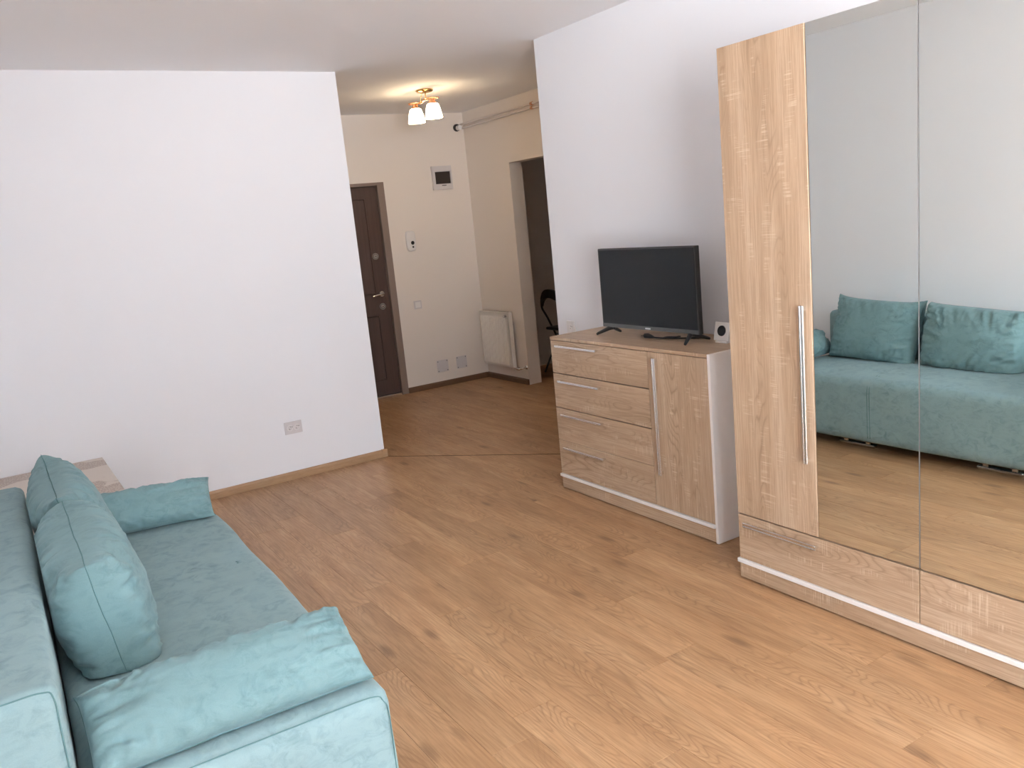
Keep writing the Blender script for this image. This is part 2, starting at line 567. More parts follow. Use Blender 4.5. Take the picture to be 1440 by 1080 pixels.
PW, PLEN = 0.155, 1.285
SEEN = {1: 2.19, 2: 1.718, 3: 2.582, 4: 2.116, 8: 2.932, 0: 3.35, -1: 2.75, 5: 3.42}   # end joints read off the photograph
def lay(region, x_min, x_max, y_min, y_max, shift):
    k0 = math.floor((x_min-1.06)/PW)
    k1 = math.ceil((x_max-1.06)/PW)
    for k in range(k0, k1):
        xa, xb = 1.06+k*PW, 1.06+(k+1)*PW
        ph = (SEEN[k]+shift if k in SEEN else (k*0.431+shift+random.random()*0.3))
        y = y_min - ((y_min-ph) % PLEN)
        while y < y_max:
            g = 0.00025
            poly = [Vector((xa+g, y+g)), Vector((xb-g, y+g)), Vector((xb-g, y+PLEN-g)), Vector((xa+g, y+PLEN-g))]
            for p, n in region:
                if poly:
                    poly = clip(poly, p, n)
            y += PLEN
            q = []
            for p in poly:
                if not q or (p-q[-1]).length > 1e-4:
                    q.append(p)
            if len(q) > 2 and (q[0]-q[-1]).length < 1e-4:
                q.pop()
            if len(q) < 3:
                continue
            ar = abs(sum(q[i-1].x*q[i].y-q[i].x*q[i-1].y for i in range(len(q))))/2
            if ar < 0.0006:
                continue
            c = Vector(((min(p.x for p in q)+max(p.x for p in q))/2, (min(p.y for p in q)+max(p.y for p in q))/2, 0))
            o = bpy.data.objects.new('plank', plank_mesh(q, c))
            COL.objects.link(o)
            o.parent = floor
            o.location = c - ORG['floor']
V2 = lambda x, y: Vector((x, y))
lay([(V2(XL+.002, 0), V2(1, 0)), (V2(XR-.002, 0), V2(-1, 0)), (V2(0, YNEAR+.002), V2(0, 1)), (V2(0, YF-.002), V2(0, -1)),
     (A0+dn*JOINT, dn)], XL, XR, YNEAR, YF, 0.0)
lay([(V2(XE+.002, 0), V2(1, 0)), (V2(6.198, 0), V2(-1, 0)), (V2(0, YR+.002), V2(0, 1)), (V2(0, YB-.002), V2(0, -1)),
     (A0-dn*JOINT, -dn)], XE, 6.2, YR, YB, 0.47)
# flat transition profile on the diagonal joint
b = bmesh.new()
tdir = (A1-A0).normalized()
pa, pb = A0+tdir*0.03, A1-tdir*0.0
q = [pa+dn*0.0085, pb+dn*0.0085, pb-dn*0.0085, pa-dn*0.0085]
lo = [b.verts.new((p.x, p.y, -0.0115)) for p in q]
hi = [b.verts.new((p.x, p.y, -0.0012)) for p in q]
b.faces.new(hi); b.faces.new(lo[::-1])
for k in range(4):
    b.faces.new((lo[k], lo[(k+1) % 4], hi[(k+1) % 4], hi[k]))
struct(obj('trim_1', b, M['joint']), 'thin dark expansion joint running diagonally between room floor and hall floor')

# ------------------------------------------------------------------ skirting
def skirting(name, pts, h=0.054, d=0.016, label=None, mat='skirt'):
    """pts: wall line (x,y) with the room on its left; profile eased at the top, mitred at the corners."""
    b = bmesh.new()
    P = [V2(*p) for p in pts]
    prof = [(0, 0), (d, 0), (d, h*0.72), (d*0.75, h*0.9), (d*0.35, h), (0, h)]
    rings = []
    for i, p in enumerate(P):
        ds = []
        if i > 0:
            ds.append((p-P[i-1]).normalized())
        if i < len(P)-1:
            ds.append((P[i+1]-p).normalized())
        ns = [V2(-q.y, q.x) for q in ds]
        n = ns[0] if len(ns) == 1 else (ns[0]+ns[1])/(1+ns[0].dot(ns[1]))
        rings.append([b.verts.new((p.x+n.x*a, p.y+n.y*a, z)) for a, z in prof])
    for A, B in zip(rings, rings[1:]):
        for k in range(len(prof)):
            b.faces.new((A[k], A[(k+1) % len(prof)], B[(k+1) % len(prof)], B[k]))
    b.faces.new(rings[0]); b.faces.new(rings[-1][::-1])
    return struct(obj(name, b, M[mat]), label)
skirting('baseboard_back', [(XE, YB), (XE, YF), (XL, YF)], label='oak skirting along the bright white wall, turning into the hall')
skirting('baseboard_left', [(XL, YF-0.018), (XL, WIL[1]+0.05)])
skirting('baseboard_right', [(XR, YNEAR), (XR, YR), (XH, YR)])
skirting('baseboard_hall_back', [(XH-0.018, YB), (EX1, YB)], label='oak skirting with painted-in shade below the cover plates', mat='skirtshade')
skirting('baseboard_hall_right', [(XH, DY1), (XH, YB)], label='oak skirting with painted-in shade below the radiator', mat='skirtshade')
cap = box(XE-0.024, XE+0.0172, YF-0.0172, YF+0.024, 0, 0.0565, 0.002)
struct(obj('trim_2', cap, M['skirt']), 'corner piece of the oak skirting at the wall edge')

# ------------------------------------------------------------------ entrance door
fr = bmesh.new()
bx(fr, EX1-0.068, EX1, YB-0.006, YB+0.10, 0.0, EZ, 0.003)
bx(fr, EX0, EX0+0.068, YB-0.006, YB+0.10, 0.0, EZ, 0.003)
bx(fr, EX0+0.068, EX1-0.068, YB-0.006, YB+0.10, EZ-0.03, EZ, 0.003)
door = struct(obj('door_1', fr, M['frame']), 'entrance door at the end of the hall in a taupe frame')
lx0, lx1 = EX0+0.07, EX1-0.070
LY = YB+0.035
lf = bmesh.new()
bx(lf, lx0, lx1, LY, LY+0.05, 0.025, EZ-0.032, 0.003)
leaf = obj('leaf', lf, M['leaf'], door)
for za, zb_ in ((0.18, 0.80), (1.02, 1.90)):
    b = bmesh.new()
    pts = [(lx0+0.13, za), (lx1-0.13, za), (lx1-0.13, zb_), (lx0+0.13, zb_)]
    tube(b, [(x, LY-0.001, z) for x, z in pts], 0.010, 6, closed=True)
    obj('moulding', b, M['leaf'], leaf)
obj('threshold', box(lx0, lx1, YB+0.0, YB+0.10, 0.0, 0.022, 0.003), M['alu'], door)
for px, pz in ((3.245, 1.365), (3.255, 0.885)):
    b = bmesh.new()
    cyl(b, (px, LY, pz), (px, LY-0.010, pz), 0.034, 0.030, 28)
    cyl(b, (px, LY-0.010, pz), (px, LY-0.016, pz), 0.015, 0.013, 20)
    ro = obj('lock_rosette', b, M['alu'], leaf, True, angle=40)
    b = bmesh.new()
    ring = [(px+0.0215*math.cos(a), LY-0.0106, pz+0.0215*math.sin(a)) for a in [2*PI*k/24 for k in range(24)]]
    tube(b, ring, 0.0032, 6, closed=True)
    cyl(b, (px, LY-0.0162, pz), (px, LY-0.0175, pz), 0.0065, None, 12)
    obj('lock_inset', b, M['black'], leaf)
b = bmesh.new()
cyl(b, (3.262, LY, 1.005), (3.262, LY-0.010, 1.005), 0.028, 0.026, 24)
cyl(b, (3.262, LY-0.008, 1.005), (3.262, LY-0.048, 1.005), 0.010, None, 14)
tube(b, smooth_path([(3.268, LY-0.046, 1.007), (3.23, LY-0.050, 1.004), (3.185, LY-0.050, 0.998), (3.150, LY-0.046, 0.992)], 5), 0.010, 10)
obj('handle', b, M['chrome'], leaf, True, angle=40)

# ------------------------------------------------------------------ furniture helpers
def bar_handle(parent, a, c, out=0.026, w=0.018):
    """Flat double-groove aluminium bar between two points on a front (x = plane), standing out towards -X."""
    a, c = Vector(a), Vector(c)
    d = (c-a).normalized()
    b = bmesh.new()
    vert = abs(d.z) > 0.5
    x = a.x
    L = lambda s0, s1, o0, o1, x0_, x1_, bev: (
        bx(b, x0_, x1_, a.y+o0, a.y+o1, min(a.z, c.z)+s0, min(a.z, c.z)+s1, bev) if vert else
        bx(b, x0_, x1_, min(a.y, c.y)+s0, min(a.y, c.y)+s1, a.z+o0, a.z+o1, bev))
    n = (c-a).length
    h = w/2
    L(0, n, -h, h, x-out, x-out+0.005, 0.0012)
    L(0, n, -h+0.001, -h+0.0055, x-out-0.003, x-out, 0.001)
    L(0, n, h-0.0055, h-0.001, x-out-0.003, x-out, 0.001)
    L(0, n, -0.0025, 0.0025, x-out+0.005, x-out+0.014, 0.001)
    for s in (0.004, n-0.020):
        L(s, s+0.016, -0.005, 0.005, x-out+0.004, x-0.0004, 0.001)
    return obj('handle', b, M['alu'], parent)

def panel(name, parent, x0, x1, y0, y1, z0, z1, mat, bevel=0.0012):
    return obj(name, box(x0, x1, y0, y1, z0, z1, bevel, 1), mat, parent)

# ------------------------------------------------------------------ wardrobe
WX, WT = 2.5193, 2.1504
WY = [2.4054, 2.0013, 1.5908, 1.180, 0.774]
wr_ = thing('wardrobe', ((WX+XR)/2, (WY[0]+WY[-1])/2, 0), 'tall pale oak wardrobe with mirrored middle doors beside the dresser', 'wardrobe')
g = 0.0016
b = bmesh.new()
cx0, cx1 = WX+0.0195, XR-0.004
bx(b, cx0, cx1, WY[0]-0.018, WY[0]-0.002, 0, WT-0.003, 0.001, 1)
bx(b, cx0, cx1, WY[-1]+0.002, WY[-1]+0.018, 0, WT-0.003, 0.001, 1)
bx(b, cx0, cx1, WY[2]-0.008, WY[2]+0.008, 0.09, WT-0.02, 0.001, 1)
bx(b, cx0, cx1, WY[-1]+0.018, WY[0]-0.018, WT-0.019, WT-0.003, 0.001, 1)
bx(b, cx0, cx1, WY[-1]+0.018, WY[2]-0.008, 0.292, 0.306, 0.001, 1)
bx(b, cx0, cx1, WY[2]+0.008, WY[0]-0.018, 0.292, 0.306, 0.001, 1)
bx(b, cx0, cx1, WY[-1]+0.018, WY[2]-0.008, 0.08, 0.094, 0.001, 1)
bx(b, cx0, cx1, WY[2]+0.008, WY[0]-0.018, 0.08, 0.094, 0.001, 1)
bx(b, cx1-0.004, cx1, WY[-1]+0.018, WY[0]-0.018, 0.094, WT-0.02)
obj('carcass', b, M['white'], wr_)
for ya, yb in ((WY[2]+0.008, WY[0]-0.018), (WY[4]+0.018, WY[2]-0.008)):  # black strips behind the front gaps stand in for their shade
    obj('gap_shade', box(WX+0.0205, WX+0.030, ya, yb, 0.2755, 0.2915), M['dark'], wr_)
obj('gap_shade', box(WX+0.0182, WX+0.0192, WY[2]-0.007, WY[2]+0.007, 0.098, 0.291), M['dark'], wr_)
obj('gap_shade', box(WX+0.0197, WX+0.0250, WY[1]-0.010, WY[1]+0.010, 0.31, WT-0.025), M['dark'], wr_)
obj('gap_shade', box(WX+0.0130, WX+0.0190, WY[0]-0.0185, WY[4]+0.0185, 0.2930, 0.2962), M['dark'], wr_)
zd0 = 0.2972
for i, kind in enumerate(('wood', 'mirror', 'mirror', 'wood')):
    ya, yb = WY[i+1]+g, WY[i]-g
    if kind == 'wood':
        d = panel('door', wr_, WX, WX+0.018, ya, yb, zd0, WT, M['oakV'])
        hy = 2.031 if i == 0 else WY[i]-0.030
        bar_handle(d, (WX, hy, 0.588), (WX, hy, 1.187), 0.025, 0.019)
    else:
        d = panel('door', wr_, WX+0.0045, WX+0.0195, ya, yb, zd0, WT, M['edge'])
        d['label'] = 'door faced with a full-height mirror'
        b = box(WX+0.0025, WX+0.0043, ya+0.0009, yb-0.0009, zd0+0.0005, WT-0.001)
        obj('mirror', b, M['mirror'], d)
for ya, yb, hy in ((WY[2]+g, WY[0]-g, (1.998, 2.360)), (WY[4]+g, WY[2]-g, (0.82, 1.18))):
    d = panel('drawer', wr_, WX, WX+0.018, ya, yb, 0.0955, 0.2915, M['oakH'])
    bar_handle(d, (WX, hy[0], 0.2585), (WX, hy[1], 0.2585), 0.024, 0.020)
panel('plinth', wr_, WX+0.002, WX+0.018, WY[-1], WY[0]+0.002, 0.007, 0.0755, M['oakH'])
panel('trim_strip', wr_, WX-0.009, WX+0.018, WY[-1]-0.004, WY[0]+0.006, 0.0765, 0.0935, M['white'])['label'] = 'white strip above the plinth'

# ------------------------------------------------------------------ dresser
DX, DT = 2.7125, 0.9115
D0, D1, DI = 3.9707, 2.718, 3.1431
dr = thing('dresser', ((DX+XR)/2, (D0+D1)/2, 0), 'low pale oak dresser with white sides under the television', 'dresser')
b = bmesh.new()
dx1 = XR-0.018
bx(b, DX, dx1, D1, D1+0.016, 0.003, DT, 0.001, 1)
bx(b, DX+0.0205, dx1, D0-0.016, D0, 0.003, DT, 0.001, 1)
bx(b, DX+0.022, dx1, DI-0.008, DI+0.008, 0.094, DT-0.018)
bx(b, DX+0.022, dx1, D1+0.016, DI-0.008, 0.079, 0.093)
bx(b, DX+0.022, dx1, DI+0.008, D0-0.016, 0.079, 0.093)
bx(b, dx1-0.004, dx1, D1+0.016, D0-0.016, 0.094, DT-0.018)
obj('carcass', b, M['white'], dr)['label'] = 'white laminate sides'
for z in (0.7017, 0.4974, 0.3013):  # dark strips that paint shade into the gaps between the fronts
    obj('gap_shade', box(DX+0.0205, DX+0.030, DI+0.010, D0-0.018, z-0.012, z+0.012), M['dark'], dr)
obj('gap_shade', box(DX+0.0200, DX+0.0215, DI-0.007, DI+0.007, 0.10, DT-0.03), M['dark'], dr)
obj('gap_shade', box(DX+0.0200, DX+0.030, D1+0.018, DI-0.010, DT-0.035, DT-0.018), M['dark'], dr)
obj('gap_shade', box(DX+0.0200, DX+0.030, DI+0.010, D0-0.018, DT-0.035, DT-0.018), M['dark'], dr)
panel('top_panel', dr, DX-0.001, dx1, D1+0.0165, D0-0.0005, DT-0.0165, DT+0.0006, M['oakH'])
zs = [DT-0.0185, 0.7017, 0.4974, 0.3013, 0.0950]
for i in range(4):
    d = panel('drawer', dr, DX+0.0015, DX+0.0195, DI+0.0015, D0-0.0005, zs[i+1]+(0.001 if i >= 2 else 0.0028), zs[i]-(0.001 if i == 3 else 0.0012 if i == 0 else 0.0028), M['oakH'])
    bar_handle(d, (DX+0.0015, 3.530, (0.8645, 0.660, 0.462, 0.2635)[i]), (DX+0.0015, 3.900, (0.8645, 0.660, 0.462, 0.2635)[i]), 0.024, 0.012)
d = panel('door', dr, DX+0.0015, DX+0.0195, D1+0.0175, DI-0.0015, 0.0965, zs[0]-0.0015, M['oakV'])
bar_handle(d, (DX+0.0015, 3.076, 0.271), (DX+0.0015, 3.076, 0.866), 0.024, 0.020)
panel('plinth', dr, DX+0.003, DX+0.019, D1+0.0165, D0-0.0005, 0.007, 0.0765, M['oakH'])
panel('trim_strip', dr, DX-0.008, DX+0.019, D1+0.0165, D0+0.005, 0.0775, 0.0935, M['white'])['label'] = 'white strip above the plinth'

# ------------------------------------------------------------------ television
TX, TY0, TY1, TZ0, TZ1 = 2.895, 2.957, 3.702, 0.958, 1.387
tv = thing('television', (TX+0.02, (TY0+TY1)/2, DT), 'black flat screen television standing on the dresser', 'television')
b = bmesh.new()
bx(b, TX, TX+0.028, TY0, TY1, TZ0, TZ1, 0.004)
obj('casing', b, M['black'], tv)
b = bmesh.new()
bx(b, TX+0.0285, TX+0.068, TY0+0.10, TY1-0.10, TZ0+0.02, TZ1-0.14, 0.015)
obj('back_housing', b, M['black'], tv)
obj('screen', box(TX-0.0012, TX-0.0002, TY0+0.009, TY1-0.009, TZ0+0.022, TZ1-0.009), M['screen'], tv)
obj('lower_bezel', box(TX-0.0030, TX-0.0002, TY0+0.004, TY1-0.004, TZ0+0.002, TZ0+0.0215, 0.0008, 1), M['greyplastic'], tv)
obj('logo', box(TX-0.0040, TX-0.0031, 3.305, 3.345, TZ0+0.006, TZ0+0.014), M['pale'], tv)['label'] = 'small pale maker mark, too small to read'
for (jy, fp, bp) in ((3.63, (2.857, 3.715), (2.990, 3.668)), (3.035, (2.828, 2.990), (3.010, 3.005))):
    b = bmesh.new()
    zf = DT+0.0012
    for (px, py) in (fp, bp):
        s = 1 if px > 2.9 else -1
        P = [(TX+0.014, jy, TZ0-0.001), (TX+0.014+s*0.012, jy+(py-jy)*0.25, TZ0-0.006), (px-(px-TX)*0.12, py-(py-jy)*0.08, zf+0.012), (px, py, zf+0.007)]
        rr = [0.013, 0.012, 0.008, 0.0065]
        tube(b, P, rr, 8)
    obj('leg', b, M['black'], tv, True, angle=50)
cable_pts = [(3.02, 3.05, DT+0.007), (2.985, 3.13, DT+0.006), (2.95, 3.20, DT+0.006), (2.935, 3.255, DT+0.006), (2.962, 3.255, DT+0.006),
             (2.985, 3.20, DT+0.007), (2.965, 3.175, DT+0.014), (2.938, 3.22, DT+0.007), (2.920, 3.290, DT+0.007), (2.917, 3.325, DT+0.009)]
pc = thing('power_cable', (2.93, 3.28, DT), 'black power cable with its plug lying below the television', 'cable')
b = bmesh.new()
tube(b, smooth_path(cable_pts, 6), 0.0042, 8)
obj('cord', b, M['black'], pc, True)
b = bmesh.new()
tube(b, [(2.917, 3.316, DT+0.009), (2.915, 3.335, DT+0.012), (2.912, 3.350, DT+0.0145), (2.909, 3.372, DT+0.0145)], [0.006, 0.011, 0.0135, 0.0125], 12)
for s in (-0.008, 0.008):
    cyl(b, (2.909+s, 3.372, DT+0.0145), (2.907+s, 3.390, DT+0.0145), 0.0022, None, 8)
obj('plug', b, M['black'], pc, True, angle=50)

# ------------------------------------------------------------------ small white desk clock
ck = thing('desk_clock', (2.985, 2.895, DT), 'small white square stand with round black face beside the wardrobe', 'clock')
ang = math.radians(12)
def tilt(bm, pivot):
    bmesh.ops.rotate(bm, verts=bm.verts, cent=pivot, matrix=Matrix.Rotation(ang, 3, 'Y'))
    return bm
pv = Vector((2.975, 2.89, DT+0.012))
b = box(2.970, 2.984, 2.845, 2.942, DT+0.010, DT+0.100, 0.004)
obj('body', tilt(b, pv), M['plastic'], ck)
obj('foot', box(2.964, 3.020, 2.850, 2.925, DT+0.0006, DT+0.010, 0.002), M['plastic'], ck)
b = bmesh.new()
cyl(b, (2.9698, 2.893, DT+0.058), (2.966, 2.893, DT+0.058), 0.026, 0.025, 28)
obj('face', tilt(b, pv), M['black'], ck)

# ------------------------------------------------------------------ sockets, switches and plates
def socket(loc, axis, w, h, label, n, mat):
    """axis 'Y': on a wall facing -Y; 'X': on a wall facing -X."""
    s = thing('wall_socket', loc, label, 'socket', None)
    L = Vector(loc)
    def P(u, v, d):
        return (L.x+u, L.y-d, L.z+v) if axis == 'Y' else (L.x-d, L.y-u, L.z+v)
    def B(u0, u1, v0, v1, d0, d1, bev=0):
        a, c = P(u0, v0, d0), P(u1, v1, d1)
        return box(min(a[0], c[0]), max(a[0], c[0]), min(a[1], c[1]), max(a[1], c[1]), min(a[2], c[2]), max(a[2], c[2]), bev)
    obj('plate', B(-w/2, w/2, -h/2, h/2, 0.0005, 0.009, 0.002), mat, s)
    for i in range(n):
        u = (i-(n-1)/2)*0.046
        b = bmesh.new()
        pr = [(0.021, 0.0092), (0.0195, 0.0112), (0.0175, 0.0104), (0.0168, 0.0085)]
        N = 24
        rings = [[b.verts.new(P(u+r*math.cos(2*PI*k/N), r*math.sin(2*PI*k/N), d)) for k in range(N)] for r, d in pr]
        for A, B_ in zip(rings, rings[1:]):
            for k in range(N):
                b.faces.new((A[k], A[(k+1) % N], B_[(k+1) % N], B_[k]))
        b.faces.new(rings[-1])
        o = obj('outlet', b, M['plastic'], s, True, angle=40)
        b = bmesh.new()
        for q in (-0.0075, 0.0075):
            cyl(b, P(u+q*0.5, q, 0.0094), P(u+q*0.5, q, 0.0100), 0.0026, None, 10)
        obj('pin_hole', b, M['dark'], o)
        b = bmesh.new()
        cyl(b, P(u+0.0150, 0.0058, 0.0094), P(u+0.0150, 0.0058, 0.0110), 0.0030, None, 8)
        obj('earth_clip', b, M['dark'], o)
    return s
socket((1.629, YF, 0.3555), 'Y', 0.120, 0.084, 'white double socket low on the bright white wall', 2, M['plasticgrey'])
socket((XR, 4.375, 0.875), 'X', 0.085, 0.085, 'white single socket on the wall just above the dresser', 1, M['plastic'])

sw = thing('light_switch', (3.611, YB, 0.853), 'white light switch on the hall wall below the intercom', 'switch')
obj('plate', box(3.570, 3.652, YB-0.009, YB-0.0005, 0.812, 0.894, 0.002), M['plasticgrey'], sw)
obj('rocker', box(3.583, 3.639, YB-0.014, YB-0.0092, 0.826, 0.880, 0.002), M['plastic'], sw)

for (xa, xb, za, zb_, lab) in ((3.745, 3.872, 0.146, 0.266, 'square white cover plate low on the hall wall, nearer the entrance door'),
                              (3.968, 4.088, 0.148, 0.271, 'square white cover plate low on the hall wall, nearer the radiator')):
    p = thing('access_plate', ((xa+xb)/2, YB, (za+zb_)/2), lab, 'plate', 'cover plates on the hall wall')
    obj('cover', box(xa, xb, YB-0.006, YB-0.0005, za, zb_, 0.0015), M['plasticgrey'], p)
    for u in (xa+0.012, xb-0.012):
        for v in (za+0.012, zb_-0.012):
            b = bmesh.new()
            cyl(b, (u, YB-0.0061, v), (u, YB-0.0085, v), 0.0055, 0.004, 10)
            obj('screw', b, M['greyplastic'], p)

ep = thing('electrical_panel', (4.026, YB, 2.048), 'white fuse box with smoked window high on the hall wall', 'fuse box')
ex0, ex1, ez0, ez1 = 3.920, 4.134, 1.936, 2.160
b = bmesh.new()
wx0, wx1, wz0, wz1 = 3.949, 4.117, 1.989, 2.106
bx(b, ex0, wx0, YB-0.028, YB-0.0005, ez0, ez1)
bx(b, wx1, ex1, YB-0.028, YB-0.0005, ez0, ez1)
bx(b, wx0, wx1, YB-0.028, YB-0.0005, ez0, wz0)
bx(b, wx0, wx1, YB-0.028, YB-0.0005, wz1, ez1)
obj('frame', b, M['plasticgrey'], ep)
obj('window', box(wx0+0.001, wx1-0.001, YB-0.022, YB-0.001, wz0+0.001, wz1-0.001, 0.003), M['smoke'], ep)
obj('maker_mark', box(4.012, 4.062, YB-0.0290, YB-0.0282, 1.970, 1.978), M['greyplastic'], ep)['label'] = 'small grey maker mark, too small to read'

ic = thing('intercom', (3.614, YB, 1.474), 'white rounded intercom with two dark buttons on the hall wall', 'intercom')
b = bmesh.new()
iw, ih = 0.050, 0.098
out = []
for k in range(40):
    a = 2*PI*k/40
    cx, cz = math.cos(a), math.sin(a)
    out.append((3.614+iw*math.copysign(abs(cx)**0.55, cx), 1.474+ih*math.copysign(abs(cz)**0.45, cz)))
rings = []
for d, s in ((0.0005, 1.0), (0.018, 1.0), (0.026, 0.92), (0.029, 0.78)):
    rings.append([b.verts.new((3.614+(x-3.614)*s, YB-d, 1.474+(z-1.474)*(1-(1-s)*0.5))) for x, z in out])
for A, B_ in zip(rings, rings[1:]):
    for k in range(40):
        b.faces.new((A[k], A[(k+1) % 40], B_[(k+1) % 40], B_[k]))
b.faces.new(rings[-1])
obj('body', b, M['plastic'], ic, True, angle=50)
for z, r in ((1.455, 0.0185), (1.415, 0.0095)):
    b = bmesh.new()
    cyl(b, (3.624, YB-0.0292, z), (3.624, YB-0.033, z), r, r*0.9, 20)
    obj('button', b, M['black'], ic)

# ------------------------------------------------------------------ radiator
ra = thing('radiator', (XH-0.05, 7.165, 0.14), 'white ribbed panel radiator beside the hall doorway', 'radiator')
ry0, ry1, rz0, rz1, rx = 6.895, 7.442, 0.146, 0.712, XH-0.095
b = bmesh.new()
bx(b, rx+0.012, XH-0.040, ry0, ry1, rz0+0.02, rz1-0.01, 0.004)
obj('body', b, M['radiator'], ra)
b = bmesh.new()
n = 15
pts = []
for i in range(n):
    ya = ry0+0.05+(ry1-ry0-0.07)*i/n
    st = (ry1-ry0-0.07)/n
    pts += [(ya, 0.0), (ya+st*0.18, 0.016), (ya+st*0.66, 0.016), (ya+st*0.88, 0.0)]
pts = [(ry0+0.002, 0.016), (ry0+0.044, 0.016)] + pts + [(ry1-0.016, 0.0), (ry1-0.002, 0.004)]
za, zb_ = rz0+0.035, rz1-0.045
vs = [[b.verts.new((rx+0.0115-d*(0.25 if z in (za, zb_) else 1.0), y, z)) for y, d in pts] for z in (za, za+0.018, zb_-0.018, zb_)]
for A, B_ in zip(vs, vs[1:]):
    for k in range(len(pts)-1):
        b.faces.new((A[k], A[k+1], B_[k+1], B_[k]))
obj('ribbed_front', b, M['radiator'], ra)
b = box(rx+0.004, XH-0.038, ry0-0.001, ry1+0.001, rz1-0.009, rz1, 0.003)
obj('top_grille', b, M['radiator'], ra)
for k in range(20):
    y = ry0+0.03+k*0.0255
    obj('slot', box(rx+0.022, XH-0.050, y, y+0.013, rz1+0.0002, rz1+0.0010), M['smoke'], ra)
b = bmesh.new()
cyl(b, (rx+0.0005, ry0+0.035, rz1-0.038), (rx-0.018, ry0+0.035, rz1-0.038), 0.017, 0.014, 20)
cyl(b, (rx-0.018, ry0+0.035, rz1-0.038), (rx-0.026, ry0+0.035, rz1-0.038), 0.009, None, 14)
obj('valve', b, M['chrome'], ra, True, angle=40)
b = bmesh.new()
tube(b, smooth_path([(XH-0.06, ry0+0.03, rz0+0.022), (XH-0.055, ry0-0.02, rz0+0.012), (XH-0.055, ry0-0.08, rz0+0.012), (XH-0.04, ry0-0.105, rz0+0.02), (XH-0.0005, ry0-0.108, rz0+0.022)], 6), 0.009, 10)
cyl(b, (XH-0.055, ry0-0.028, rz0+0.012), (XH-0.055, ry0-0.06, rz0+0.012), 0.015, None, 14)
cyl(b, (XH-0.0006, ry0-0.108, rz0+0.022), (XH-0.008, ry0-0.108, rz0+0.022), 0.022, 0.018, 18)
obj('connecting_pipe', b, M['chrome'], ra, True, angle=40)

# ------------------------------------------------------------------ heating pipes under the hall ceiling
for z, r, lab, col in ((2.545, 0.0105, 'upper of two thin white heating pipes below the hall ceiling', None),
                      (2.510, 0.0105, 'lower of two thin white heating pipes below the hall ceiling', 1)):
    hp = thing('heating_pipe', (XH-0.03, 6.9, z), lab, 'pipe', 'heating pipes below the hall ceiling')
    b = bmesh.new()
    cyl(b, (XH-0.030, YB-0.0005, z), (XH-0.030, YR+0.4, z), r, None, 12)
    obj('tube', b, M['pipe'], hp, True, angle=40)
    b = bmesh.new()
    cyl(b, (XH-0.030, 6.275, z), (XH-0.030, 6.245, z), 0.015, None, 14)
    bx(b, XH-0.030, XH-0.0005, 6.253, 6.267, z-0.004, z+0.004)
    obj('clip', b, M['brass'], hp)
ex = thing('pipe_stub', (4.262, YB, 2.512), 'short capped pipe end in a black collar beside the ceiling lamp', 'pipe')
b = bmesh.new()
cyl(b, (4.255, YB-0.0005, 2.516), (4.255, YB-0.018, 2.516), 0.036, 0.034, 24)
obj('collar', b, M['black'], ex, True, angle=40)
b = bmesh.new()
cyl(b, (4.262, YB-0.018, 2.512), (4.262, YB-0.060, 2.512), 0.024, 0.023, 20)
obj('cap', b, M['plastic'], ex, True, angle=40)

# ------------------------------------------------------------------ ceiling lamp of the hall
LC = Vector((3.27, 6.235, ZC))
cl = thing('ceiling_lamp', LC, 'brass ceiling lamp with two lit white glass shades in the hall', 'lamp')
b = bmesh.new()
lathe(b, (LC.x, LC.y, ZC), [(0.001, -0.0006), (0.066, -0.0006), (0.070, -0.008), (0.062, -0.018), (0.040, -0.024), (0.001, -0.026)], 32)
obj('canopy', b, M['gold'], cl, True, angle=50)
SA, SB = Vector((3.240, 6.365, 0)), Vector((3.262, 6.105, 0))
AZ = 2.572
for s in (0.32, 0.66):
    p = SA.lerp(SB, s)
    b = bmesh.new()
    tube(b, [(LC.x+(p.x-LC.x)*0.5, LC.y+(p.y-LC.y)*0.6, ZC-0.024), (p.x, p.y, AZ)], 0.0045, 10)
    obj('rod', b, M['gold'], cl, True, angle=50)
b = bmesh.new()
ext = (SB-SA).normalized()*0.05
side = Vector((ext.y, -ext.x, 0)).normalized()*0.022
P = [SA-ext+side*1.2, SA-ext*0.3-side*0.2, SA.lerp(SB, .3)-side, SA.lerp(SB, .5), SA.lerp(SB, .7)+side, SB+ext*0.3+side*0.2, SB+ext-side*1.2]
P = smooth_path([(p.x, p.y, AZ) for p in P], 6)
nn = len(P)
tube(b, P, [0.004+0.0075*math.sin(PI*i/(nn-1)) for i in range(nn)], 10)
for C_ in (SA, SB):
    ring = [(C_.x+0.052*math.cos(a), C_.y+0.052*math.sin(a), AZ+0.001) for a in [2*PI*k/28 for k in range(28)]]
    tube(b, ring, 0.0042, 8, closed=True)
obj('arm', b, M['brass'], cl, True, angle=60)
